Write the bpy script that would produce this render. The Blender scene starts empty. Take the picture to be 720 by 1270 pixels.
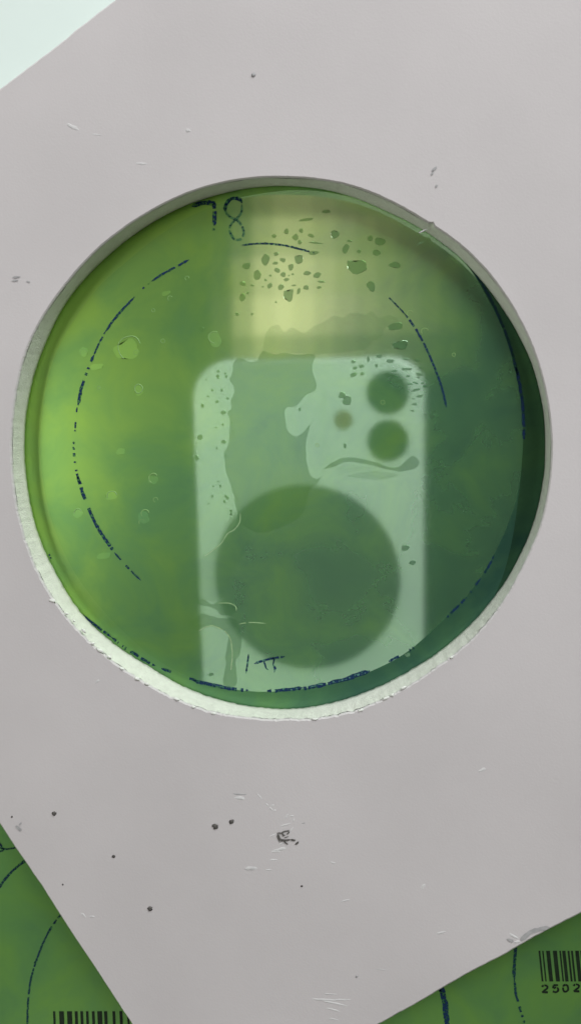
import bpy, bmesh, math, random
import numpy as np
from mathutils import Vector, Matrix, noise

random.seed(7)
S = bpy.context.scene
COL = S.collection
MM = 0.001

# ------------------------------------------------------------------ camera
# The photo is taken by a phone held over the sheet; the phone itself is seen
# mirrored in the glossy sheet, so the camera stands at its lower lens.
F = 1100.0                      # focal length in pixels of the 720 x 1270 photo
H = 0.131                       # lens height above the sheet
d = np.array([120 / F, 88 / F, -1.0]); d /= np.linalg.norm(d)
zw = -d
yw = np.array([0, 1.0, 0]); yw -= (yw @ zw) * zw; yw /= np.linalg.norm(yw)
xw = np.cross(yw, zw)
ROT = np.array([xw, yw, zw])    # camera axes -> world axes


def px(x, y, z=0.0):
    """the point at height z that the photo shows at pixel x, y"""
    r = ROT @ np.array([(x - 360) / F, -(y - 635) / F, -1.0])
    p = r / -r[2] * (H - z)
    return Vector((p[0], p[1], z))


cam = bpy.data.cameras.new('camera')
cam.lens = 4.2
cam.sensor_fit = 'VERTICAL'
cam.sensor_height = 4.2 * 1270 / F
cam.sensor_width = 4.2 * 720 / F
cam.clip_start = 0.002
cam.clip_end = 20
cam.dof.use_dof = True
cam.dof.focus_distance = H * 1.01
cam.dof.aperture_fstop = 3.6
camo = bpy.data.objects.new('camera', cam)
COL.objects.link(camo)
CAM_M = Matrix([list(r) for r in ROT]).to_4x4()
CAM_M.translation = (0, 0, H)
camo.matrix_world = CAM_M
S.camera = camo

# ------------------------------------------------------------------ light
S.view_settings.view_transform = 'Standard'
S.view_settings.look = 'None'
S.view_settings.exposure = 0.0
S.view_settings.gamma = 1.0
W = bpy.data.worlds.new('World')
S.world = W
W.use_nodes = True
W.node_tree.nodes['Background'].inputs[0].default_value = (0.80, 0.95, 0.80, 1)
W.node_tree.nodes['Background'].inputs[1].default_value = 0.018


def lamp(name, loc, target, sx, sy, power, col):
    l = bpy.data.lights.new(name, 'AREA')
    l.shape = 'RECTANGLE'
    l.size = sx; l.size_y = sy
    l.energy = power; l.color = col
    o = bpy.data.objects.new(name, l)
    COL.objects.link(o)
    v = Vector(target) - Vector(loc)
    o.matrix_world = Matrix.Translation(loc) @ v.to_track_quat('-Z', 'Y').to_matrix().to_4x4()
    return o


lamp('window_light', (0.24, 0.50, 0.37), (-0.02, 0.02, 0), 0.60, 0.44, 6.4, (0.96, 1.0, 0.985))
lamp('side_fill', (-0.56, -0.02, 0.58), (-0.03, 0, 0), 0.16, 0.40, 1.8, (1.0, 0.99, 0.95))  # unseen fill, added for the green sheen on the sheet's left
lamp('wall_fill', (-0.10, -0.72, 0.40), (0, 0, 0), 0.6, 0.3, 0.50, (1.0, 0.86, 0.74))  # unseen warm fill, added to lift the hole's upper wall
# graded warm lamps added, standing in for an unknown warm thing the sheet mirrors
for i_, k_ in enumerate((0.35, 0.85, 1.2, 1.12, 0.88, 0.64, 0.46, 0.33, 0.23, 0.15, 0.09, 0.04)):
    for j_, q_ in enumerate((1.0, 0.95, 0.70, 0.42, 0.20, 0.06)):
        lamp('warm_standin', (-0.240 + 0.032 * i_, 0.165 + 0.060 * j_, 1.25 + 0.0004 * (i_ * 6 + j_)), (-0.240 + 0.032 * i_, 0.16505 + 0.060 * j_, 0),
             0.064, 0.120, 0.0050 * k_ * q_ * min(1.0, (i_ + 0.6) / (1.0 + 0.9 * j_)), (1.0, 0.85, 0.48))


# ------------------------------------------------------------------ materials
def new_mat(name):
    m = bpy.data.materials.new(name)
    m.use_nodes = True
    nt = m.node_tree
    nt.nodes.clear()
    out = nt.nodes.new('ShaderNodeOutputMaterial')
    return m, nt, out


def principled(name, col, rough=0.5, spec=0.3, var=0.0, scale=300.0, bump=0.0, bscale=2000.0, metallic=0.0, sss=0.0):
    m, nt, out = new_mat(name)
    b = nt.nodes.new('ShaderNodeBsdfPrincipled')
    nt.links.new(b.outputs[0], out.inputs[0])
    b.inputs['Roughness'].default_value = rough
    b.inputs['Specular IOR Level'].default_value = spec
    b.inputs['Metallic'].default_value = metallic
    b.inputs['Base Color'].default_value = (*col, 1)
    tc = nt.nodes.new('ShaderNodeTexCoord')
    if var:
        n = nt.nodes.new('ShaderNodeTexNoise')
        n.inputs['Scale'].default_value = scale
        n.inputs['Detail'].default_value = 5
        nt.links.new(tc.outputs['Object'], n.inputs['Vector'])
        r = nt.nodes.new('ShaderNodeValToRGB')
        r.color_ramp.elements[0].position = 0.3
        r.color_ramp.elements[1].position = 0.7
        r.color_ramp.elements[0].color = (*[c * (1 - var) for c in col], 1)
        r.color_ramp.elements[1].color = (*[min(1, c * (1 + var)) for c in col], 1)
        nt.links.new(n.outputs['Fac'], r.inputs[0])
        nt.links.new(r.outputs[0], b.inputs['Base Color'])
    if bump:
        n2 = nt.nodes.new('ShaderNodeTexNoise')
        n2.inputs['Scale'].default_value = bscale
        n2.inputs['Detail'].default_value = 4
        nt.links.new(tc.outputs['Object'], n2.inputs['Vector'])
        bp = nt.nodes.new('ShaderNodeBump')
        bp.inputs['Strength'].default_value = bump
        bp.inputs['Distance'].default_value = 0.0002
        nt.links.new(n2.outputs['Fac'], bp.inputs['Height'])
        nt.links.new(bp.outputs[0], b.inputs['Normal'])
    return m


def green_film(name, refl, rough, mottle=1.0, dark=1.0, drift=1.0, matt=0.085):
    """mottled green dye under a mirror-like clear skin; refl = strength of that skin"""
    m, nt, out = new_mat(name)
    L = nt.links.new
    tc = nt.nodes.new('ShaderNodeTexCoord')
    n = nt.nodes.new('ShaderNodeTexNoise')
    n.inputs['Scale'].default_value = 88
    n.inputs['Detail'].default_value = 4.5
    n.inputs['Roughness'].default_value = 0.55
    n.inputs['Distortion'].default_value = 0.5
    L(tc.outputs['Object'], n.inputs['Vector'])
    # light falloff painted into the tint: lime at left to darker teal at right
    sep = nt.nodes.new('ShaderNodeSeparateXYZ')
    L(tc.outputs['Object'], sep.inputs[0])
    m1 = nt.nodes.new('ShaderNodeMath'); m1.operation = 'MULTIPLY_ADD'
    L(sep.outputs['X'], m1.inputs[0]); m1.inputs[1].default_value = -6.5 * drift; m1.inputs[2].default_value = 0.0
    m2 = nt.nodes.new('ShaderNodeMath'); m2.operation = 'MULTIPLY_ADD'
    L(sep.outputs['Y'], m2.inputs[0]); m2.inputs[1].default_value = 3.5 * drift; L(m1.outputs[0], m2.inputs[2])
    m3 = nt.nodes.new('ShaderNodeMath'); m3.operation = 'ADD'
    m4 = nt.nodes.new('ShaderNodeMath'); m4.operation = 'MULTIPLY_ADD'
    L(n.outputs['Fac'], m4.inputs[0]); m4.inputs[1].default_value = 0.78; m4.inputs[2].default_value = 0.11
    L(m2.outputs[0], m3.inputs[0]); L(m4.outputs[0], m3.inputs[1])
    r = nt.nodes.new('ShaderNodeValToRGB')
    e = r.color_ramp.elements
    e[0].position = 0.10; e[0].color = (0.10, 0.30, 0.21, 1)
    e[1].position = 0.86; e[1].color = (0.52, 0.92, 0.16, 1)
    for p_, c_ in ((0.32, (0.20, 0.50, 0.24)), (0.46, (0.27, 0.62, 0.22)), (0.58, (0.33, 0.70, 0.19)), (0.72, (0.43, 0.82, 0.18))):
        q_ = e.new(p_); q_.color = (*c_, 1)
    L(m3.outputs[0], r.inputs[0])
    mix = nt.nodes.new('ShaderNodeMix'); mix.data_type = 'RGBA'
    mix.inputs[0].default_value = mottle
    mix.inputs[6].default_value = (0.31, 0.72, 0.13, 1)
    L(r.outputs[0], mix.inputs[7])
    def scaled(v):
        h = nt.nodes.new('ShaderNodeHueSaturation')
        h.inputs['Value'].default_value = v
        L(mix.outputs[2], h.inputs['Color'])
        return h.outputs[0]
    dif = nt.nodes.new('ShaderNodeBsdfDiffuse')
    L(scaled(matt * dark), dif.inputs[0])
    # pearly green lobe
    g1 = nt.nodes.new('ShaderNodeBsdfGlossy')
    g1.inputs['Roughness'].default_value = 0.33
    L(scaled(0.50 * dark), g1.inputs[0])
    g2 = nt.nodes.new('ShaderNodeBsdfGlossy')
    g2.inputs['Roughness'].default_value = rough
    g2.inputs[0].default_value = (refl * 0.88, refl, refl * 0.90, 1)
    # faint ripples of the skin
    n2 = nt.nodes.new('ShaderNodeTexNoise')
    n2.inputs['Scale'].default_value = 45
    L(tc.outputs['Object'], n2.inputs['Vector'])
    bp = nt.nodes.new('ShaderNodeBump')
    bp.inputs['Strength'].default_value = 0.02
    bp.inputs['Distance'].default_value = 0.001
    L(n2.outputs['Fac'], bp.inputs['Height'])
    L(bp.outputs[0], g2.inputs['Normal'])
    a1 = nt.nodes.new('ShaderNodeAddShader')
    a2 = nt.nodes.new('ShaderNodeAddShader')
    L(dif.outputs[0], a1.inputs[0]); L(g1.outputs[0], a1.inputs[1])
    L(a1.outputs[0], a2.inputs[0]); L(g2.outputs[0], a2.inputs[1])
    L(a2.outputs[0], out.inputs[0])
    return m


M_TABLE = principled('white_table', (0.72, 0.80, 0.775), 0.45, 0.3, 0.02, 60)
M_BOARD = principled('grey_board_skin', (0.535, 0.497, 0.510), 0.75, 0.15, 0.045, 38, 0.09, 3000)
M_CORE = principled('white_foam_core', (0.60, 0.59, 0.55), 0.9, 0.1, 0.05, 900, 0.6, 4200)
M_CHIP = principled('white_foam_chip', (0.59, 0.57, 0.58), 0.85, 0.1)
M_CRUMB = principled('white_foam_crumb', (0.70, 0.70, 0.67), 0.9, 0.1)
M_DENT = principled('scuffed_board_skin', (0.54, 0.52, 0.53), 0.8, 0.1, 0.10, 1500)
M_DIRT = principled('dark_dirt', (0.10, 0.092, 0.088), 0.9, 0.1, 0.4, 2500)
M_SMUDGE = principled('grey_smudge', (0.36, 0.35, 0.36), 0.9, 0.05, 0.15, 1500)


def ink(name, col, cover):
    """worn marker ink: pigment grains with bare film showing between them"""
    m, nt, out = new_mat(name)
    L = nt.links.new
    b = nt.nodes.new('ShaderNodeBsdfPrincipled')
    b.inputs['Base Color'].default_value = (*col, 1)
    b.inputs['Roughness'].default_value = 0.6
    b.inputs['Specular IOR Level'].default_value = 0.2
    t = nt.nodes.new('ShaderNodeBsdfTransparent')
    t.inputs[0].default_value = (0.62, 0.76, 0.86, 1)
    tc = nt.nodes.new('ShaderNodeTexCoord')
    n = nt.nodes.new('ShaderNodeTexNoise')
    n.inputs['Scale'].default_value = 2600; n.inputs['Detail'].default_value = 3
    L(tc.outputs['Object'], n.inputs['Vector'])
    r = nt.nodes.new('ShaderNodeMapRange')
    r.inputs[1].default_value = 0.62 - cover * 0.4; r.inputs[2].default_value = 0.78 - cover * 0.4
    L(n.outputs['Fac'], r.inputs[0])
    mx = nt.nodes.new('ShaderNodeMixShader')
    L(r.outputs[0], mx.inputs[0]); L(t.outputs[0], mx.inputs[1]); L(b.outputs[0], mx.inputs[2])
    L(mx.outputs[0], out.inputs[0])
    return m


M_INK = ink('blue_marker_ink', (0.006, 0.026, 0.075), 0.62)
M_INKD = ink('dark_marker_ink', (0.008, 0.034, 0.055), 0.60)
M_INKF = ink('faint_marker_ink', (0.012, 0.050, 0.060), 0.27)
M_PRINT = principled('black_print', (0.008, 0.018, 0.008), 0.5, 0.3, 0.3, 1500)
M_FILM = green_film('green_film', 0.60, 0.05)
M_WET = green_film('wet_green_film', 0.29, 0.05)
M_WET2 = green_film('half_wet_green_film', 0.47, 0.05)
M_FILM2 = green_film('green_film_plain', 0.015, 0.3, 0.75, 1.95, 0.0)
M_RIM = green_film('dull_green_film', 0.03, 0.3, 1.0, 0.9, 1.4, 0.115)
M_DROP = green_film('water_drop_on_green_film', 0.19, 0.06)
M_BLOT = green_film('milky_green_film', 0.40, 0.1, 1.0, 1.0, 1.0, 0.165)
M_RIMSHADE = green_film('shaded_green_film', 0.01, 0.3, 1.0, 0.55)
M_BUB = principled('air_bubble_skin', (0.20, 0.35, 0.12), 0.5, 0.3)
M_MILK = principled('milky_streak', (0.26, 0.40, 0.20), 0.6, 0.2, 0.2, 1500)
M_PWHITE = principled('white_phone_back', (0.84, 0.86, 0.84), 0.35, 0.3)
M_PEDGE = principled('silver_phone_band', (0.75, 0.76, 0.76), 0.3, 0.5, metallic=0.9)
M_PGRIP = principled('dark_grip_disc', (0.09, 0.09, 0.08), 0.6, 0.3)
M_PLENS = principled('dark_lens_glass', (0.01, 0.01, 0.012), 0.2, 0.5)
M_PFLASH = principled('cream_flash', (0.30, 0.20, 0.09), 0.4, 0.4)


# ------------------------------------------------------------------ helpers
def tag(o, label=None, cat=None, group=None, kind=None):
    for k, v in (('label', label), ('category', cat), ('group', group), ('kind', kind)):
        if v: o[k] = v
    return o


def empty(name, loc=(0, 0, 0)):
    o = bpy.data.objects.new(name, None)
    o.empty_display_size = 0.01
    o.location = loc
    COL.objects.link(o)
    return o


def build(name, bm, mat, parent=None, smooth=False):
    """link a bmesh given in world coordinates; parents stand unrotated"""
    if parent is not None:
        off = Vector(parent.location)
        if parent.parent is not None: off = off + Vector(parent.parent.location)
        bmesh.ops.translate(bm, vec=-off, verts=bm.verts)
    me = bpy.data.meshes.new(name)
    bmesh.ops.recalc_face_normals(bm, faces=bm.faces)
    bm.to_mesh(me); bm.free()
    me.materials.append(mat)
    if smooth:
        for p in me.polygons: p.use_smooth = True
    o = bpy.data.objects.new(name, me)
    COL.objects.link(o)
    if parent is not None: o.parent = parent
    return o


def poly_prism(bm, pts, z0, z1, inset=0.0):
    """closed outline (world xy) raised from z0 to z1, with its rim rounded by inset"""
    n = len(pts)
    lo = [bm.verts.new((p[0], p[1], z0)) for p in pts]
    if inset:
        area = sum(pts[i][0] * pts[(i + 1) % n][1] - pts[(i + 1) % n][0] * pts[i][1] for i in range(n))
        sg = 1 if area > 0 else -1
        top = []
        for i in range(n):
            a = Vector(pts[i - 1][:2]); b = Vector(pts[(i + 1) % n][:2])
            t = (b - a); t = t.normalized() if t.length > 0 else Vector((1, 0))
            nn = Vector((-t.y, t.x)) * sg
            top.append(bm.verts.new((pts[i][0] + nn.x * inset, pts[i][1] + nn.y * inset, z1)))
    else:
        top = [bm.verts.new((p[0], p[1], z1)) for p in pts]
    for i in range(n):
        bm.faces.new((lo[i], lo[(i + 1) % n], top[(i + 1) % n], top[i]))
    f = bm.faces.new(top)
    bmesh.ops.triangulate(bm, faces=[f], ngon_method='EAR_CLIP')


def catmull(P, closed=False, sub=8):
    n = len(P); out = []
    for i in range(n if closed else n - 1):
        g = (lambda k: Vector(P[k % n][:2])) if closed else (lambda k: Vector(P[min(max(k, 0), n - 1)][:2]))
        p0, p1, p2, p3 = g(i - 1), g(i), g(i + 1), g(i + 2)
        for s in range(sub):
            t = s / sub
            out.append(0.5 * ((2 * p1) + (p2 - p0) * t + (2 * p0 - 5 * p1 + 4 * p2 - p3) * t * t + (3 * p1 - p0 - 3 * p2 + p3) * t ** 3))
    if not closed: out.append(Vector(P[-1][:2]))
    return out


def stroke(name, pix, wpx, mat, parent, wear=0.0, z=0.00006, straight=False, seed=0, taper=True, zz=0.0):
    """a pen line through photo pixels, laid on the sheet at height z, worn into dashes"""
    P = [px(x, y, zz) for x, y in pix]
    C = [Vector(p[:2]) for p in P] if straight else catmull(P, sub=10)
    # resample
    D = [C[0]]; step = 0.00011
    for a, b in zip(C[:-1], C[1:]):
        L = (b - a).length; k = max(1, int(L / step))
        for i in range(1, k + 1): D.append(a.lerp(b, i / k))
    bm = bmesh.new()
    w0 = wpx * H / F / 2
    prev = None
    N = len(D)
    for i in range(N):
        t = D[min(i + 1, N - 1)] - D[max(i - 1, 0)]
        t = t.normalized() if t.length else Vector((1, 0))
        nn = Vector((-t.y, t.x))
        s = i * step
        e = min(1, min(i, N - 1 - i) / 5 + 0.25) if taper else 1
        k1 = noise.noise(Vector((s * 900, seed * 3.1, 0)))
        k2 = noise.noise(Vector((s * 2600, seed * 3.1, 9)))
        kk = noise.noise(Vector((s * 260, seed * 1.7, 4)))
        gap = (k1 + 0.8 * k2 + 0.7 * kk) < (-0.85 + wear * 1.05)
        wl = w0 * e * max(0.3, 1 + 0.5 * k2 - wear * (0.1 + 0.6 * k1))
        wr = w0 * e * max(0.3, 1 + 0.5 * k1 - wear * (0.1 - 0.6 * k2))
        c = D[i]
        if gap:
            prev = None
            continue
        v = (bm.verts.new((*(c + nn * wl), z)), bm.verts.new((*(c - nn * wr), z)))
        if prev: bm.faces.new((prev[0], prev[1], v[1], v[0]))
        prev = v
    return build(name, bm, mat, parent)


def blob_outline(cx, cy, rx, ry, rot=0.0, rough=0.18, n=22, seed=0, z=0.0):
    """irregular outline round a photo pixel, sizes in photo pixels, on the plane z"""
    k = (H - z) / F
    c = px(cx, cy, z)
    out = []
    for i in range(n):
        a = 2 * math.pi * i / n
        r = 1 + rough * 1.6 * noise.noise(Vector((math.cos(a) * 1.3, math.sin(a) * 1.3, seed * 7.3)))
        x = rx * k * r * math.cos(a); y = ry * k * r * math.sin(a)
        ca, sa = math.cos(rot), math.sin(rot)
        out.append(Vector((c.x + x * ca - y * sa, c.y + x * sa + y * ca)))
    return out


def rough_closed(pix, amp=0.9, sub=7, seed=0, z=0.0):
    C = catmull([px(x, y, z) for x, y in pix], True, sub)
    k = H / F
    out = []
    for c in C:
        v = Vector((c.x * 900, c.y * 900, seed * 5.0))
        out.append(c + Vector((noise.noise(v), noise.noise(v + Vector((31, 7, 0))))) * amp * k * 2)
    return out


# ------------------------------------------------------------------ table
HC = Vector((-0.01572, -0.00220, 0))         # middle of the hole
A = math.radians(33.0)                       # the board lies turned on the table
U = Vector((math.cos(A), math.sin(A))); V = Vector((-U.y, U.x))


def uv(u, v):
    return Vector((HC.x, HC.y)) + U * (u * MM) + V * (v * MM)


bm = bmesh.new()
vs = [bm.verts.new((x, y, -0.0012)) for x, y in ((-1.5, -1.5), (1.5, -1.5), (1.5, 1.5), (-1.5, 1.5))]
bm.faces.new(vs)
tag(build('tabletop', bm, M_TABLE), kind='structure')


# ------------------------------------------------------------------ green sheets
def sheet(name, corners, mat, label, group):
    root = empty(name, (sum(c.x for c in corners) / 4, sum(c.y for c in corners) / 4, -0.0011))
    tag(root, label, 'green sheet', group)
    bm = bmesh.new()
    # rounded corners
    pts = []
    n = len(corners)
    for i in range(n):
        a, b, c = corners[i - 1], corners[i], corners[(i + 1) % n]
        p = b + (a - b).normalized() * 0.002; q = b + (c - b).normalized() * 0.002
        for t in (0, 0.25, 0.5, 0.75, 1):
            pts.append(p * (1 - t) ** 2 + b * 2 * t * (1 - t) + q * t * t)
    poly_prism(bm, pts, -0.0011, 0.0, 0.00012)
    build('film', bm, mat, root)
    return root


G = 'green sheets under the grey board'
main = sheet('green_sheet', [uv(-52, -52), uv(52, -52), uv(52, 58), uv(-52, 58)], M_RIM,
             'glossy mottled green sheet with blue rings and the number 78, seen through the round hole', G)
left = sheet('green_sheet', [uv(-170, -100), uv(-58, -100), uv(-58, 20), uv(-170, 20)], M_FILM2,
             'plain green sheet with curved pen lines, sticking out at the lower left of the board', G)
right = sheet('green_sheet', [uv(-50, -180), uv(75, -180), uv(75, -66), uv(-50, -66)], M_FILM2,
              'green sheet with barcode and digits 2502, sticking out at the lower right of the board', G)

# glossy round skin, bounded by the outer pen ring
DISC = [(360, 236), (420, 241), (480, 259), (538, 287), (560, 305), (583, 331), (603, 362), (619, 395), (632, 430), (641, 465), (648, 512), (649, 545), (645, 590), (635, 635), (612, 688), (582, 735),
        (550, 768), (505, 808), (458, 833), (405, 849), (330, 858), (262, 849), (204, 824), (163, 792), (124, 752), (90, 705), (66, 650), (54, 600), (50, 550), (56, 487), (70, 438), (92, 397), (122, 357), (158, 324), (198, 292), (237, 268), (290, 247)]
bm = bmesh.new()
poly_prism(bm, catmull([px(x, y) for x, y in DISC], True, 8), 0.0, 0.000004)
build('glossy_skin', bm, M_FILM, main)
# rim shade right of the pen ring, painted as a darker strip
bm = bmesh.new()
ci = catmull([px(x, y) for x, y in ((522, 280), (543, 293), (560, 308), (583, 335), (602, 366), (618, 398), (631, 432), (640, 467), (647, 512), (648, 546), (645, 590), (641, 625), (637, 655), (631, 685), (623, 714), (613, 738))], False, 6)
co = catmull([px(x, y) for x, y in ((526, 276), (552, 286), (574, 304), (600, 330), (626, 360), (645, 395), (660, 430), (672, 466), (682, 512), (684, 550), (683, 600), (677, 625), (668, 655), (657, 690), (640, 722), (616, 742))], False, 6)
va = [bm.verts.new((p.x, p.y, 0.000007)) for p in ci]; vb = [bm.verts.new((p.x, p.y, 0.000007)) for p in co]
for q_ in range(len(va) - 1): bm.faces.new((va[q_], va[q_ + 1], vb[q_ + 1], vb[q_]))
build('rim_shade_strip', bm, M_RIMSHADE, main)

# --- pen rings and writing on the main sheet
INNER = [
    ([(235, 322), (218, 331), (200, 341), (188, 349)], 2.6, 0.18),
    ([(186, 351), (176, 359), (168, 367)], 2.0, 0.75),
    ([(167, 368), (153, 383), (141, 397), (131, 411)], 3.0, 0.15),
    ([(131, 411), (122, 428), (115, 445)], 2.2, 0.55),
    ([(117, 440), (108, 460), (101, 482), (97, 503)], 3.6, 0.22),
    ([(96, 505), (93, 535), (91, 555)], 2.2, 0.8),
    ([(91, 548), (93, 575), (99, 600)], 3.2, 0.62),
    ([(96, 590), (103, 612), (113, 637), (126, 662), (142, 685)], 4.4, 0.48),
    ([(142, 685), (158, 703), (175, 720)], 2.4, 0.72),
    ([(300, 304), (325, 302), (350, 304), (372, 309), (390, 314)], 2.3, 0.05),
    ([(478, 366), (490, 377), (503, 391)], 1.8, 0.5),
    ([(502, 390), (515, 408), (527, 430), (538, 455), (547, 480), (553, 505)], 2.6, 0.22),
]
for i, (p, w, wear) in enumerate(INNER):
    stroke('pen_line', p, w, M_INKD if i in (9, 10) else M_INK, main, wear, seed=i)
OUTER = [
    ([(538, 288), (560, 305), (583, 331), (603, 362), (619, 395), (632, 430), (641, 465)], 3.2, 0.05),
    ([(639, 455), (645, 485), (648, 512), (649, 545)], 3.6, 0.22),
    ([(612, 688), (605, 703), (595, 718)], 2.6, 0.3),
    ([(595, 718), (582, 735), (568, 751), (550, 768)], 3.2, 0.45),
    ([(525, 795), (505, 808), (480, 821)], 3.0, 0.66),
    ([(458, 832), (435, 840), (405, 848), (370, 855)], 5.0, 0.38),
    ([(375, 853), (350, 856), (330, 857)], 4.2, 0.45),
    ([(308, 856), (285, 854), (262, 849), (240, 844)], 4.6, 0.35),
    ([(245, 845), (222, 837), (200, 829)], 3.6, 0.68),
    ([(193, 826), (175, 816), (155, 803), (138, 790)], 3.6, 0.58),
    ([(138, 790), (125, 780), (113, 771), (102, 762)], 3.2, 0.35),
    ([(64, 693), (61, 687)], 3.0, 0.1),
]
for i, (p, w, wear) in enumerate(OUTER):
    stroke('pen_line', p, w, M_INKD if i == 0 else M_INK, main, wear, seed=40 + i)
# 78
dg = stroke('digit', [(238, 256), (248, 252.5), (257, 251.5), (265, 252), (266, 263), (266, 280)], 5.2, M_INK, main, 0.03, seed=70, straight=True)
dg['label'] = 'digit 7, dark above and worn away at its foot'
stroke('pen_line', [(265.5, 281), (265, 290), (267, 299)], 3.2, M_INKF, main, 0.7, seed=71)
dg = stroke('digit', [(300, 252), (297, 247), (290, 246), (282, 250), (279, 257), (281, 265), (287, 270), (295, 274), (300, 281),
                      (302, 290), (297, 297), (290, 296), (285, 288), (286, 279), (293, 272), (299, 264), (300, 254)], 3.2, M_INKF, main, 0.5, seed=72)
dg['label'] = 'digit 8, mostly worn away below its top'
stroke('pen_line', [(279, 262), (280, 254), (286, 247), (294, 246), (300, 250)], 4.0, M_INK, main, 0.08, seed=73)
# mark at the foot: a bar and a hash-like sign
stroke('pen_mark', [(308, 811), (307, 822), (305, 835)], 2.4, M_INKD, main, 0.25, seed=80, straight=True)
stroke('pen_mark', [(315, 823), (330, 818), (353, 814)], 3.0, M_INK, main, 0.3, seed=81, straight=True)
stroke('pen_mark', [(334, 811), (340, 818), (338, 826)], 2.0, M_INKD, main, 0.35, seed=82, straight=True)
stroke('pen_mark', [(327, 819), (330, 829), (333, 831)], 2.2, M_INK, main, 0.2, seed=83, straight=True)
stroke('pen_mark', [(338, 824), (341, 829), (340, 834)], 2.6, M_INK, main, 0.3, seed=84, straight=True)

# --- wet patches: flat films of water that dull the mirror skin
PATCH = [
    # large central smear
    ('M', [(296, 444), (309, 448), (319, 446), (326, 436), (332, 437), (340, 439), (352, 438), (366, 440), (380, 439), (391, 442),
           (387, 456), (392, 482), (378, 491), (367, 503), (355, 506), (353, 517), (357, 534), (366, 541), (375, 537), (384, 527), (380, 545),
           (380, 570), (384, 587), (391, 594), (397, 592), (394, 599), (384, 608), (372, 640), (330, 660), (306, 655), (299, 652), (296, 650), (293, 632), (290, 615),
           (285, 598), (280, 584), (278, 564), (283, 550), (285, 523), (282, 512), (287, 506), (287, 494), (291, 484), (285, 470), (288, 464), (289, 453)]),
    ('H', [(328, 436), (327, 423), (333, 408), (344, 403), (353, 412), (362, 406), (376, 413), (390, 404), (402, 399), (413, 392), (425, 394), (436, 388), (452, 390), (461, 386), (470, 394), (482, 391), (494, 396), (486, 404), (476, 407), (472, 418), (460, 423), (456, 432), (440, 434), (425, 437), (405, 438), (388, 440), (370, 438), (350, 439)]),
    # band and drip at the foot
    ('M', [(240, 741), (252, 743), (262, 749), (271, 746), (286, 749), (294, 756), (289, 761), (274, 763), (267, 755), (245, 749)]),
    ('M', [(233, 772), (241, 767), (251, 761), (262, 764), (272, 767), (290, 768), (297, 780), (300, 793), (297, 812), (292, 821), (293, 849), (277, 849), (278, 832),
           (281, 824), (279, 815), (281, 804), (283, 788), (276, 781), (262, 775), (246, 782), (238, 779)]),
    # streak under the lens
    ('M', [(402, 581), (417, 571), (435, 567), (462, 572), (485, 580), (497, 577), (510, 566), (519, 572), (515, 580), (497, 585), (485, 583), (455, 576), (430, 573), (410, 580)]),
    ('H', [(430, 590), (455, 585), (480, 586), (492, 590), (470, 595), (445, 593)]),
    # half wet strip between smear and band
    ('H', [(247, 694), (263, 684), (275, 672), (290, 660), (299, 653), (312, 663), (300, 690), (285, 715), (275, 741), (262, 745), (243, 739), (236, 720)]),
]
for i, (k, p) in enumerate(PATCH):
    bm = bmesh.new()
    poly_prism(bm, rough_closed(p, 0.55 if i else 0.8, seed=i), 0.00001, 0.000018 - i * 0.000001)
    build('wet_patch', bm, M_WET if k == 'M' else M_WET2, main)

for i, (p, w) in enumerate((([(246, 783), (254, 778), (263, 776), (272, 779), (280, 784), (286, 794), (288, 812), (286, 834)], 1.5), ([(296, 774), (310, 772), (330, 773)], 1.3),
                           ([(270, 748), (284, 748), (292, 752), (293, 758)], 1.2), ([(298, 636), (297, 648), (290, 657), (282, 662), (274, 674), (262, 684), (250, 692)], 1.2),
                           )):
    stroke('milky_streak', p, w, M_MILK, main, 0.25, z=0.000035, seed=300 + i)
# faint milky blots round the air bubbles on the left
for i, (x, y, a, b) in enumerate(((158, 434, 16, 12), (172, 484, 6, 6), (138, 614, 8, 6), (190, 595, 7, 5), (178, 642, 7, 8), (97, 637, 6, 5), (104, 436, 5, 6), (266, 420, 8, 10), (180, 640, 4, 3), (206, 364, 5, 3),
                                  (120, 455, 9, 4), (150, 560, 6, 4), (128, 690, 10, 4))):
    bm = bmesh.new()
    poly_prism(bm, blob_outline(x, y, a, b, 0.2, 0.22, 24, 70 + i), 0.000008, 0.000030 + i * 2e-6)
    build('milky_blot', bm, M_BLOT, main)
rr_ = random.Random(3)
DROPS = []
for q in range(46):          # fine drops trailing beside the ragged smear and in the misted corner
    if q < 26: DROPS.append((rr_.uniform(262, 290), rr_.uniform(455, 640), rr_.uniform(0.8, 2.2), rr_.uniform(0.8, 2.4), 0))
    else: DROPS.append((rr_.uniform(470, 530), rr_.uniform(445, 512), rr_.uniform(2, 5), rr_.uniform(0.8, 1.8), 0))
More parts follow.
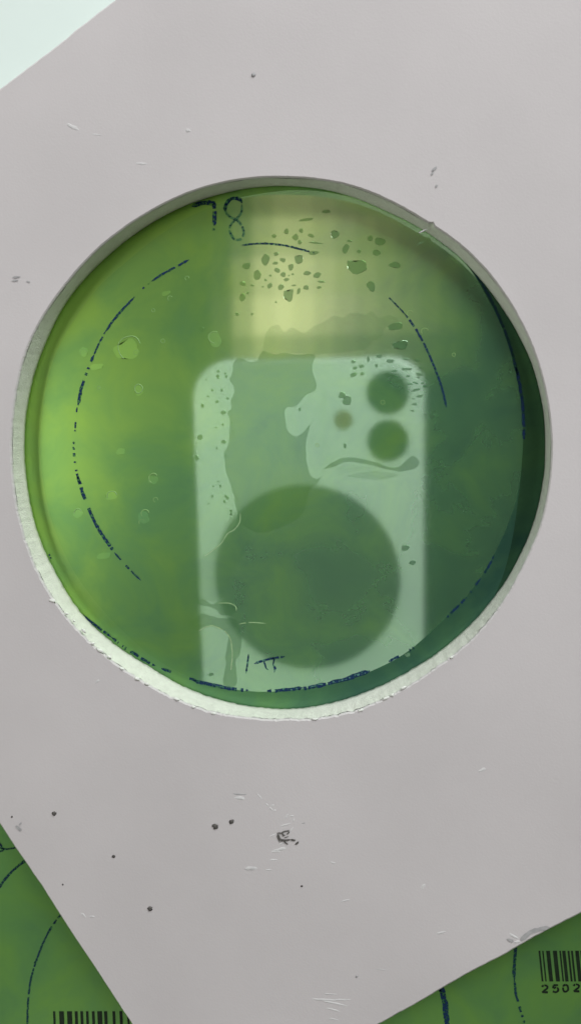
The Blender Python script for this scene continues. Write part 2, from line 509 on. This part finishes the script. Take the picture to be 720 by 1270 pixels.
for X, Y, a, b in ((245, 122, 10, 12), (305, 118, 9, 9), (282, 145, 12, 14), (345, 138, 15, 8), (440, 133, 18, 17), (585, 150, 10, 12), (485, 192, 13, 20),
                   (610, 208, 15, 14), (160, 235, 18, 22), (203, 213, 9, 8), (232, 237, 13, 8), (295, 235, 17, 20), (202, 250, 11, 7),
                   (85, 262, 19, 14), (208, 278, 14, 10), (263, 266, 13, 12), (127, 297, 15, 23), (232, 295, 11, 11), (245, 317, 11, 8), (330, 290, 16, 10),
                   (370, 298, 16, 12), (160, 318, 6, 5), (178, 340, 11, 11), (222, 346, 13, 12), (255, 380, 21, 26), (295, 362, 8, 12), (325, 348, 12, 10),
                   (378, 348, 11, 5), (68, 333, 14, 9), (67, 388, 12, 17), (88, 370, 5, 5), (107, 340, 9, 4), (203, 408, 4, 4), (106, 457, 5, 6), (45, 457, 9, 7),
                   (685, 258, 25, 12), (320, 75, 34, 6), (405, 40, 16, 8), (365, 168, 30, 4), (357, 208, 22, 9),
                   (385, 325, 15, 5), (195, 140, 9, 8), (300, 165, 8, 10), (180, 300, 6, 4), (270, 295, 6, 4), (150, 345, 5, 3), (275, 340, 8, 4), (255, 300, 4, 3),
                   (540, 202, 9, 8), (500, 160, 12, 5)):
    DROPS.append((280 + X / 3.27, 250 + Y / 3.27, a / 3.27, b / 3.27, random.uniform(-.3, .3)))
DROPS.append((443, 331, 13.5, 8.5, -0.35))
DROPS.append((460, 355, 5, 8, 0.4))
for X, Y, a, b in ((127, 183, 4, 5), (155, 230, 6, 7), (197, 230, 5, 9), (138, 258, 5, 5), (110, 300, 9, 10), (205, 330, 13, 10), (100, 440, 14, 14), (207, 460, 12, 9),
                   (88, 532, 12, 12), (545, 315, 6, 9), (138, 738, 8, 3)):
    DROPS.append((220 + X / 3.6, 420 + Y / 3.6, a / 3.6, b / 3.6, random.uniform(-.3, .3)))
for X, Y, a, b in ((232, 75, 11, 9), (305, 62, 8, 13), (360, 48, 15, 8), (240, 105, 13, 8), (270, 97, 13, 9), (230, 140, 16, 12), (275, 135, 10, 9), (415, 72, 20, 10),
                   (345, 95, 8, 9), (200, 265, 22, 22), (178, 240, 20, 18), (190, 490, 8, 13), (540, 215, 22, 7), (560, 245, 16, 6), (535, 285, 12, 7),
                   (500, 110, 22, 6), (560, 140, 18, 5), (540, 180, 14, 5)):
    DROPS.append((380 + X / 4, 430 + Y / 4, a / 4, b / 4, random.uniform(-.3, .3)))
for X, Y, a, b in ((150, 635, 13, 8), (100, 600, 5, 14), (45, 143, 14, 5)):
    DROPS.append((220 + X / 3.6, 660 + Y / 3.6, a / 3.6, b / 3.6, 0.1))
for x, y, a, b in ((502, 680, 5, 4), (511, 698, 4, 3), (505, 812, 4, 3), (254, 306, 4, 4), (250, 408, 3, 4), (495, 428, 10, 6), (490, 405, 9, 5), (470, 300, 7, 5)):
    DROPS.append((x, y, a, b, 0.2))
for i, (x, y, a, b, r) in enumerate(DROPS):
    bm = bmesh.new()
    s = min(a, b) * H / F
    poly_prism(bm, blob_outline(x, y, a * 0.92, b * 0.92, r, 0.32, 18, i), 0.00001, 0.000020 + (i % 7) * 0.000002, s * 0.04)
    build('droplet', bm, M_DROP, main)


# --- small air bubbles, each a raised ring
def bubble(x, y, r, seed, part=1.0, rot=0.0):
    c = px(x, y); k = H / F
    bm = bmesh.new()
    n = 20; m = 6
    R = r * k; t = max(0.00004, min(0.00008, R * 0.12))
    rings = []
    cnt = int(n * part)
    for i in range(cnt + (0 if part == 1 else 1)):
        a = rot + 2 * math.pi * i / n
        rr = R * (1 + 0.16 * noise.noise(Vector((math.cos(a), math.sin(a), seed * 3.3))))
        ring = []
        for j in range(m):
            b = math.pi * j / (m - 1)
            ring.append(bm.verts.new((c.x + (rr + t * math.cos(b)) * math.cos(a), c.y + (rr + t * math.cos(b)) * math.sin(a), t * 0.8 * math.sin(b))))
        rings.append(ring)
    N = len(rings)
    for i in range(N if part == 1 else N - 1):
        for j in range(m - 1):
            bm.faces.new((rings[i][j], rings[(i + 1) % N][j], rings[(i + 1) % N][j + 1], rings[i][j + 1]))
    build('air_bubble', bm, M_BUB, main, True)


for i, (x, y, r, p, ro) in enumerate(((161, 432, 15, 0.6, 0.4), (169, 437, 3, 1, 0), (172, 482, 5.5, 1, 0), (202, 423, 2.5, 1, 0), (190, 593, 6, 0.6, 0.6), (139, 616, 7, 0.5, 0.3),
                                      (180, 637, 5, 0.6, 0.2), (176, 648, 4, 0.5, 0.5), (97, 636, 5, 0.5, 0.3), (193, 620, 3, 0.7, 0), (104, 437, 4, 0.6, 0), (123, 481, 2, 1, 0),
                                      (266, 418, 7, 0.6, 1.0), (232, 345, 2.5, 0.7, 0), (393, 552, 2.0, 1, 0), (508, 389, 3.5, 0.6, 0.4), (526, 411, 4.0, 0.6, 0.2), (562, 440, 2, 1, 0),
                                      (474, 499, 2.5, 1, 0), (211, 370, 3, 0.6, 0.4), (190, 385, 2, 1, 0))):
    bubble(x, y, r, i, p, ro)

# --- pen lines and barcode on the lower left sheet
for i, (p, w, wear) in enumerate((([(0, 1051), (8, 1053), (20, 1051), (34, 1048)], 2.2, 0.1), ([(-6, 1038), (0, 1046), (5, 1054)], 2.6, 0.1), ([(-3, 1057), (6, 1054)], 2.4, 0.1),
                                  ([(40, 1062), (28, 1070), (16, 1080), (4, 1094), (-8, 1112)], 3.4, 0.22), ([(82, 1128), (68, 1144), (55, 1167), (45, 1192), (38, 1218), (35, 1245), (34, 1275)], 2.6, 0.16),
                                  ([(44, 1192), (41, 1203)], 4.0, 0.2))):
    stroke('pen_line', p, w, M_INKD, left, wear, seed=100 + i)


def barcode(root, x0, y0, x1, y1, widths, skew):
    bm = bmesh.new()
    x = x0; z = 0.00005
    tot = sum(a + b for a, b in widths)
    k = (x1 - x0) / tot
    for a, b in widths:
        q = [px(x, y0), px(x + a * k, y0), px(x + a * k + skew, y1), px(x + skew, y1)]
        bm.faces.new([bm.verts.new((p.x, p.y, z)) for p in q])
        x += (a + b) * k
    return build('barcode', bm, M_PRINT, root)


WD = [(1.0, 1.7), (2.1, 1.4), (2.2, 1.2), (1.3, 1.2), (1.2, 1.3), (1.1, 1.5), (1.2, 1.2), (2.1, 0.9), (1.4, 2.3), (1.2, 1.9), (1.3, 2.1), (0.9, 1.4), (1.6, 1.2)]
bc = barcode(left, 66, 1254, 172, 1300, WD, 2)
bc = barcode(right, 667, 1179, 740, 1217, [(0.9, 1.0), (0.7, 1.4), (2.0, 1.5), (2.1, 1.3), (0.8, 0.7), (1.7, 1.1), (1.0, 0.8), (1.0, 1.2), (1.9, 0.8), (2.2, 1.0), (1.2, 1.4), (2.0, 1.2)], 4)
SEG = {'2': [[(0, .78), (.12, .94), (.5, 1), (.85, .9), (.92, .68), (.7, .45), (.3, .2), (0, 0)], [(0, 0.02), (1, 0.02)]],
       '5': [[(.95, .97), (.15, .97)], [(.17, .97), (.1, .55)], [(.1, .55), (.45, .64), (.85, .55), (.98, .3), (.8, .06), (.4, 0), (0, .1)]],
       '0': [[(.5, 1), (.15, .85), (.05, .5), (.15, .15), (.5, 0), (.85, .15), (.95, .5), (.85, .85), (.5, 1)]]}
for ch, cx in zip('2502', (675.2, 688.2, 700.6, 714.2)):
    bm = None
    ob = None
    parts = []
    for s, sg in enumerate(SEG[ch]):
        pts = [(cx - 3.6 + a * 7.0, 1230.5 - b * 8.6 - (cx - 675) * 0.03) for a, b in sg]
        parts.append(stroke('barcode_digit', pts, 2.4, M_PRINT, right, 0.0, z=0.00005 + s * 0.000005, seed=0, taper=False, straight=len(pts) == 2))
    # join the strokes of one digit into one mesh
    bmj = bmesh.new()
    for o in parts: bmj.from_mesh(o.data)
    me = parts[0].data
    bmj.to_mesh(me); bmj.free()
    for o in parts[1:]:
        m_ = o.data
        bpy.data.objects.remove(o); bpy.data.meshes.remove(m_)
for i, (p, w, wear) in enumerate((([(638, 1170), (638, 1185), (637, 1200), (637, 1215)], 4.0, 0.45), ([(637, 1215), (639, 1232), (643, 1247), (650, 1270)], 3.0, 0.55),
                                  ([(546, 1220), (549, 1235), (552, 1250), (555, 1285)], 7.0, 0.05), ([(543, 1222), (546, 1232)], 3.0, 0.1))):
    stroke('pen_line', p, w, M_INK if i > 1 else M_INKD, right, wear, seed=120 + i)

# ------------------------------------------------------------------ grey foam board with a round hole
T = 0.0046
TOPRIM = [(18.5, 500), (31, 440), (47, 404), (62, 380), (78, 358), (95, 337), (117, 313), (137, 296), (160, 279), (200, 255), (240, 237), (280, 226), (330, 220), (360, 220.5), (410, 225), (460, 239), (500, 259),
          (531, 277), (570, 304), (605, 339), (635, 382), (659, 430), (674, 480), (682, 530), (681, 590), (671, 645), (647, 702), (615, 758), (580, 797), (535, 831), (485, 862),
          (440, 881), (400, 890), (360, 892), (300, 889), (265, 884), (220, 867), (170, 841), (120, 804), (82, 765), (55, 725), (35, 680), (21, 625), (15, 570)]
BOTRIM = [(31, 550), (39, 480), (58, 424), (75, 388), (102, 350), (130, 322), (160, 296), (195, 273), (225, 257), (270, 242), (320, 232), (360, 231), (410, 237), (460, 254), (500, 273),
          (530, 289), (570, 320), (610, 366), (640, 412), (660, 455), (672, 505), (675, 550), (673, 590), (664, 637), (640, 696), (600, 755), (560, 795), (510, 830), (460, 855),
          (410, 872), (360, 879), (320, 877), (270, 867), (225, 850), (185, 826), (140, 797), (102, 762), (70, 711), (47, 660), (35, 605)]


def radial(pix, z):
    a, r = [], []
    for x, y in pix:
        p = px(x, y, z); v = Vector((p.x - HC.x, p.y - HC.y))
        a.append(math.atan2(v.y, v.x)); r.append(v.length)
    o = np.argsort(a); a = np.array(a)[o]; r = np.array(r)[o]
    aa = np.concatenate([a - 2 * np.pi, a, a + 2 * np.pi]); rr = np.concatenate([r, r, r])
    th = np.linspace(-np.pi, np.pi, 900, endpoint=False)
    y = np.interp(th, aa, rr)
    k = np.hanning(31); k /= k.sum()
    y = np.convolve(np.concatenate([y[-15:], y, y[:15]]), k, 'valid')
    return th, y


th, rt = radial(TOPRIM, T)
_, rb = radial(BOTRIM, 0.0002)
N = len(th)
board = empty('foam_board', (HC.x, HC.y, 0.0002))
tag(board, 'light grey foam board with a round hole cut through it, lying over green sheets', 'foam board')

BU0, BU1, BV0, BV1 = -66.9, 86.0, -78.7, 66.0


def outer(a):
    """where a ray from the hole's middle meets the board's outline, with uneven cut edges"""
    dv = Vector((math.cos(a), math.sin(a)))
    du, dw = dv.dot(U), dv.dot(V)
    ts = []
    if du > 1e-9: ts.append(BU1 / du)
    if du < -1e-9: ts.append(BU0 / du)
    if dw > 1e-9: ts.append(BV1 / dw)
    if dw < -1e-9: ts.append(BV0 / dw)
    t = min(ts) * MM
    p = Vector((HC.x, HC.y)) + dv * t
    j = noise.noise(Vector((p.x * 160, p.y * 160, 3))) * 0.00022 + noise.noise(Vector((p.x * 900, p.y * 900, 8))) * 0.00008
    return Vector((HC.x, HC.y)) + dv * (t + j)


def rag(a):
    """how ragged the cut is: worst along the lower left, where foam burrs stand out"""
    w = math.exp(-((math.degrees(a) + 125 + 180) % 360 - 180) ** 2 / (2 * 38 ** 2)) + 0.5 * math.exp(-((math.degrees(a) + 55 + 180) % 360 - 180) ** 2 / (2 * 22 ** 2))
    return 0.25 + w


# angles with the exact corners added
ang = list(th)
for u in (BU0, BU1):
    for v in (BV0, BV1):
        q = U * u + V * v
        ang.append(math.atan2(q.y, q.x))
ang = sorted(ang)
rti = np.interp(ang, np.concatenate([th, [math.pi]]), np.concatenate([rt, rt[:1]]))
rbi = np.interp(ang, np.concatenate([th, [math.pi]]), np.concatenate([rb, rb[:1]]))
N = len(ang)


def ringpt(i, r, z):
    return (HC.x + math.cos(ang[i]) * r, HC.y + math.sin(ang[i]) * r, z)


jit = []
for i, a in enumerate(ang):
    c, s = math.cos(a), math.sin(a)
    n1 = noise.noise(Vector((c * 14, s * 14, 0))); n2 = noise.noise(Vector((c * 48, s * 48, 5)))
    n3 = noise.noise(Vector((c * 110, s * 110, 11)))
    jit.append((0.00012 * n1 + 0.00016 * max(0, n2) + 0.00010 * n3) * rag(a))
SK = 0.00045        # thickness of the grey skin
Z0 = 0.0002
# notch in the upper right edge
na = math.atan2(px(534, 280, T).y - HC.y, px(534, 280, T).x - HC.x)
notch = [0.00030 * max(0, 1 - abs(a - na) / 0.012) for a in ang]

# skin: top face, rounded lip and outer edge strip
bm = bmesh.new()
R = []
for lev in range(6):
    ring = []
    for i, a in enumerate(ang):
        r = rti[i] + jit[i] + notch[i]
        if lev == 0: p = ringpt(i, r + 0.00002, T - SK)
        elif lev == 1: p = ringpt(i, r + 0.00005, T - 0.00018)
        elif lev == 2: p = ringpt(i, r + 0.00022, T + 0.00001)
        elif lev == 3: p = ringpt(i, r + 0.0012, T)
        else:
            o_ = outer(a)
            if lev == 4:
                c_ = Vector((HC.x, HC.y)); dv = (o_ - c_)
                q = c_ + dv * (1 - 0.00025 / dv.length)
                p = (q.x, q.y, T)
            else: p = (o_.x, o_.y, T - 0.0002)
        ring.append(bm.verts.new(p))
    R.append(ring)
oL = [bm.verts.new((v.co.x, v.co.y, T - SK)) for v in R[5]]
R.append(oL)
for a_, b_ in zip(R[:-1], R[1:]):
    for i in range(N):
        j = (i + 1) % N
        bm.faces.new((a_[i], a_[j], b_[j], b_[i]))
build('board_skin', bm, M_BOARD, board)

# core: the white foam seen in the cut, down to the green sheet, and the outer edge
bm = bmesh.new()
R = []
LEV = 7
for l in range(LEV):
    f = l / (LEV - 1)
    z = (T - SK) * (1 - f) + Z0 * f
    ring = []
    for i, a in enumerate(ang):
        c, s = math.cos(a), math.sin(a)
        r = (rti[i] + jit[i] + notch[i] * (1 - f)) * (1 - f) + rbi[i] * f
        r += noise.noise(Vector((c * 60, s * 60, z * 1500))) * 0.00009 * rag(a) + noise.noise(Vector((c * 9, s * 9, z * 300))) * 0.00006
        ring.append(bm.verts.new(ringpt(i, r, z)))
    R.append(ring)
oB = []; oT = []
for i, a in enumerate(ang):
    o_ = outer(a); c_ = Vector((HC.x, HC.y)); dv = o_ - c_
    q = c_ + dv * (1 - 0.0001 / dv.length)
    oB.append(bm.verts.new((q.x, q.y, Z0))); oT.append(bm.verts.new((q.x, q.y, T - SK)))
R += [oB, oT]
for a_, b_ in zip(R[:-1], R[1:]):
    for i in range(N):
        j = (i + 1) % N
        bm.faces.new((a_[i], a_[j], b_[j], b_[i]))
build('foam_core', bm, M_CORE, board, True)


# torn foam crumbs along the lower left of the hole and small tears in the skin
def lump(name, x, y, z, rx, ry, rz, rot, mat, parent, seed, rough=0.35, sub=2, smooth=True):
    k = (H - z) / F
    c = px(x, y, z)
    bm = bmesh.new()
    bmesh.ops.create_icosphere(bm, subdivisions=sub, radius=1)
    for v in bm.verts:
        n_ = 1 + rough * noise.noise(v.co * 1.7 + Vector((seed * 3.7, 0, 0)))
        p = v.co * n_
        p = Vector((p.x * rx * k, p.y * ry * k, p.z * rz * k))
        p.rotate(Matrix.Rotation(rot, 3, 'Z'))
        v.co = p + c
    return build(name, bm, mat, parent, smooth)


CR = [(66, 745, 6, 3, -.2), (83, 761, 2.5, 2, 0), (104, 782, 4, 2.5, -.7), (115, 798, 3, 2.5, 0), (124, 807, 7, 3, -.5), (136, 815, 4, 2.5, -.4), (151, 829, 4, 2, -.5), (170, 842, 5, 2.8, -.4),
      (182, 848, 4, 2, -.3), (219, 867, 5, 2.6, -.3), (240, 877, 4, 2, 0), (265, 885, 4, 2, 0), (447, 881, 5, 2, .4), (478, 866, 6, 2.2, .45), (486, 862, 3, 2.5, .4), (500, 853, 6, 2, .5),
      (560, 815, 4, 2, .6), (390, 892, 5, 1.8, 0), (92, 770, 2.5, 1.5, -.6)]
for i, (x, y, a, b, r) in enumerate(CR):
    lump('foam_crumb', x, y, T, a * 0.8, b * 0.8, 1.3, r, M_CRUMB, board, i, 0.7)
# strand hanging into the hole at the notch
lump('foam_strand', 524, 286.5, T * 0.8, 5.5, 0.9, 0.9, 0.45, M_CHIP, board, 31, 0.5)


def scuff(x, y, a, b, rot, mat, seed, h=0.9):
    """a shallow raised tear in the skin"""
    k = (H - T) / F
    bm = bmesh.new()
    out = blob_outline(x, y, a, b, rot, 0.35, 18, seed, T)
    c = px(x, y, T)
    lo = [bm.verts.new((p.x, p.y, T - 0.00001)) for p in out]
    midr = [bm.verts.new((c.x + (p.x - c.x) * 0.6, c.y + (p.y - c.y) * 0.6, T + h * b * k * (0.18 + 0.25 * noise.noise(Vector((p.x * 3000, p.y * 3000, seed)))))) for p in out]
    top = bm.verts.new((c.x, c.y, T + h * b * k * 0.2))
    n = len(out)
    for i in range(n):
        j = (i + 1) % n
        bm.faces.new((lo[i], lo[j], midr[j], midr[i])); bm.faces.new((midr[i], midr[j], top))
    return build('scuff', bm, mat, board, True)


SC = [  # x, y, half length, half width, turn, material
    (298, 990, 8, 2.2, -.06, 'w'), (297, 985, 9, 1.3, 0, 'g'), (322, 988, 5, .9, -.9, 'w'), (331, 998, 3, 1.2, -.7, 'w'), (336, 1003, 3, 1.4, -.8, 'w'), (341, 1005, 2, 1.5, 0, 'w'), (338, 999, 3, 1, .3, 'w'),
    (355, 1012, 4, 1.2, 1.0, 'w'), (361, 1012, 4, 1, .1, 'w'), (364, 1017, 3, 1.2, 1.2, 'w'), (354, 1023, 8, 1.4, .3, 'w'), (361, 1029, 5, 1.1, 1.0, 'w'),
    (338, 1036, 5, 1.3, .6, 'w'), (348, 1053, 9, 2, .28, 'w'), (342, 1056, 7, 1.4, .1, 'w'), (339, 1066.5, 6.5, 1.5, .08, 'w'), (333, 1079, 5, 1.3, 0, 'd'), (311, 1077, 9, 3, .1, 'd'),
    (412, 1070, 4, 1.2, -.15, 'w'), (376, 1021, 3, 1, .2, 'g'), (350, 1046, 6, 1.3, .5, 'd'),
    (524, 1099, 5, 1.5, .85, 'w'), (524.5, 1101, 5, 1, .85, 'w'), (428, 1117, 6, 1.6, .3, 'd'), (545, 1157, 8, 1.6, .35, 'd'), (597, 955, 5, 2.0, .5, 'w'),
    (402, 1240, 20, 1.6, -.02, 'w'), (414, 1244, 18, 1.8, -.16, 'w'), (425, 1240, 12, 1.2, .06, 'w'), (409, 1233, 10, 1.2, 0, 'd'), (412, 1252, 10, 1.5, -.2, 'w'), (413, 1264, 7, 1.5, -.1, 'd'),
    (472, 1202.5, 10, .9, -.03, 'd'), (104, 1135, 6, 1.6, -.8, 'w'), (114, 1137, 4, 1.5, 0, 'd'), (91, 158, 9, 2.4, -.35, 'd'), (87, 155, 5, 1.8, -.5, 'w'), (176, 203, 8, 1.6, -.1, 'd'),
    (120, 167, 8, 1, -.1, 'd'), (233, 162, 4, 2.5, 0, 'd'), (121, 845, 5, 1.5, .7, 'd'),
    (636, 1161, 6, 2.2, -.5, 'w'), (641, 1168, 5, 2, .4, 'w'),
]
for i, (x, y, a, b, r, m_) in enumerate(SC):
    if a > 0.1: scuff(x, y, a, b, r, {'w': M_CHIP, 'd': M_DENT, 'g': M_SMUDGE}[m_], i, 1.0)
# scratches with dirt rubbed into them at the worn spot, and smudges
KT = T + 0.00012
for i, (p, w, m_, wr) in enumerate((
        ([(344, 1034), (347, 1040), (352, 1042), (360, 1041)], 2.6, M_DIRT, .1), ([(360, 1041), (366, 1042), (369, 1044), (366, 1047)], 2.4, M_DIRT, .1), ([(347, 1034), (352, 1031), (358, 1030), (360, 1028)], 1.8, M_DIRT, .3),
        ([(350, 1037), (356, 1034), (359, 1031)], 1.4, M_DIRT, .35), ([(343, 1033), (349, 1033), (352, 1037)], 1.6, M_DIRT, .2), ([(348, 1040), (354, 1045), (357, 1047)], 1.5, M_DIRT, .3), ([(352, 1039), (358, 1037)], 1.2, M_DIRT, .3), ([(343, 1036), (347, 1045)], 1.0, M_DIRT, .4),
        ([(645, 1166), (655, 1157), (668, 1152), (680, 1150)], 5.0, M_SMUDGE, .05), ([(628, 1164), (638, 1169)], 3.5, M_SMUDGE, .1),
        ([(535, 212), (541, 207)], 2.6, M_SMUDGE, .1), ([(534, 217), (537, 213)], 2.2, M_SMUDGE, .2), ([(539, 232), (542, 230)], 2.6, M_SMUDGE, .1),
        ([(16, 344), (26, 343)], 2.0, M_SMUDGE, .2), ([(15, 348), (23, 348)], 2.2, M_SMUDGE, .1), ([(33, 349), (38, 350)], 1.6, M_SMUDGE, .2),
        ([(20, 1024), (24, 1028), (27, 1030)], 3.5, M_SMUDGE, .1), ([(24, 1023), (27, 1020)], 2.0, M_SMUDGE, .2))):
    stroke('scratch', p, w, m_, board, wr, z=KT - i * 0.000003, seed=200 + i, zz=T)

# dirt specks lying on the board: loose crumbs, each a thing
SP = [(67, 1009, 3.0, 'dark round dirt speck on the grey board, near its lower left edge'),
      (267, 1025, 3.4, 'dark elongated dirt speck on the board, left one of a close pair below the hole'),
      (287, 1019, 2.9, 'dark dirt speck on the board, right one of a close pair below the hole'),
      (141, 1062, 2.3, 'small dark dirt speck on the board between two larger specks at lower left'),
      (186, 1127, 3.3, 'dark dirt speck on the board, lowest of the larger specks'),
      (78, 1097, 1.3, 'tiny dark dirt speck on the board, closest to the lower left green sheet'),
      (314, 93, 2.6, 'faint grey dirt speck on the board, alone above the round hole'),
      (374, 1099, 1.4, 'tiny dark speck on the board below the worn scuffed spot'),
      (442, 1211, 1.6, 'tiny grey speck on the board near the bottom right white scratches'),
      (15, 1013, 1.3, 'tiny grey speck beside a smudge at the left edge of the board')]
k = (H - T) / F
for i, (x, y, r, lab) in enumerate(SP):
    o = lump('dirt_speck', x, y, T + r * k * 0.22, r * (1.15 if i == 1 else 0.95), r * 0.95, r * 0.32, -0.6 if i == 1 else i, M_DIRT if i not in (6, 8) else M_SMUDGE, None, 60 + i, 0.7)
    c = px(x, y, T)
    o.data.transform(Matrix.Translation(-c)); o.location = c
    tag(o, lab, 'dirt speck', 'dirt specks on the board')

# ------------------------------------------------------------------ the phone that takes the photo, seen mirrored in the sheet
ph = bpy.data.objects.new('phone', None)
COL.objects.link(ph)
ph.matrix_world = CAM_M
tag(ph, 'white mobile phone with two lenses and a dark round grip, held above the sheet', 'phone')


def rrect(x0, x1, y0, y1, r, n=10):
    out = []
    for cx, cy, a0 in ((x1 - r, y1 - r, 0), (x0 + r, y1 - r, 90), (x0 + r, y0 + r, 180), (x1 - r, y0 + r, 270)):
        for i in range(n + 1):
            a = math.radians(a0 + 90 * i / n)
            out.append((cx + r * math.cos(a), cy + r * math.sin(a)))
    return [(a * MM, b * MM) for a, b in out]


def disc(cx, cy, r, n=48):
    return [((cx + r * math.cos(2 * math.pi * i / n)) * MM, (cy + r * math.sin(2 * math.pi * i / n)) * MM) for i in range(n)]


def pbuild(name, pts, z0, z1, inset, mat):
    bm = bmesh.new()
    poly_prism(bm, pts, z0 * MM, z1 * MM, inset * MM)
    me = bpy.data.meshes.new(name)
    bmesh.ops.recalc_face_normals(bm, faces=bm.faces)
    bm.to_mesh(me); bm.free(); me.materials.append(mat)
    o = bpy.data.objects.new(name, me); COL.objects.link(o); o.parent = ph
    return o


pbuild('phone_band', rrect(-60.3, 11.1, -122, 24.6, 12), 9.0, 2.4, 0.6, M_PEDGE)
pbuild('phone_back', rrect(-59.6, 10.4, -121.3, 23.9, 11.4), 2.5, 1.7, 0.5, M_PWHITE)
pbuild('camera_plate', rrect(-19, 7.5, -8.0, 21.0, 6), 1.8, 1.2, 0.3, M_PWHITE)
pbuild('lens', disc(0, 0, 6.2), 1.25, 0.7, 0.3, M_PLENS)
pbuild('lens', disc(0, 14.0, 6.2), 1.25, 0.7, 0.3, M_PLENS)
pbuild('flash', disc(-13.2, 6.2, 2.8), 1.25, 1.0, 0.2, M_PFLASH)
pbuild('grip_disc', disc(-25.4, -42.3, 29.0, 96), 1.75, 0.3, 0.8, M_PGRIP)
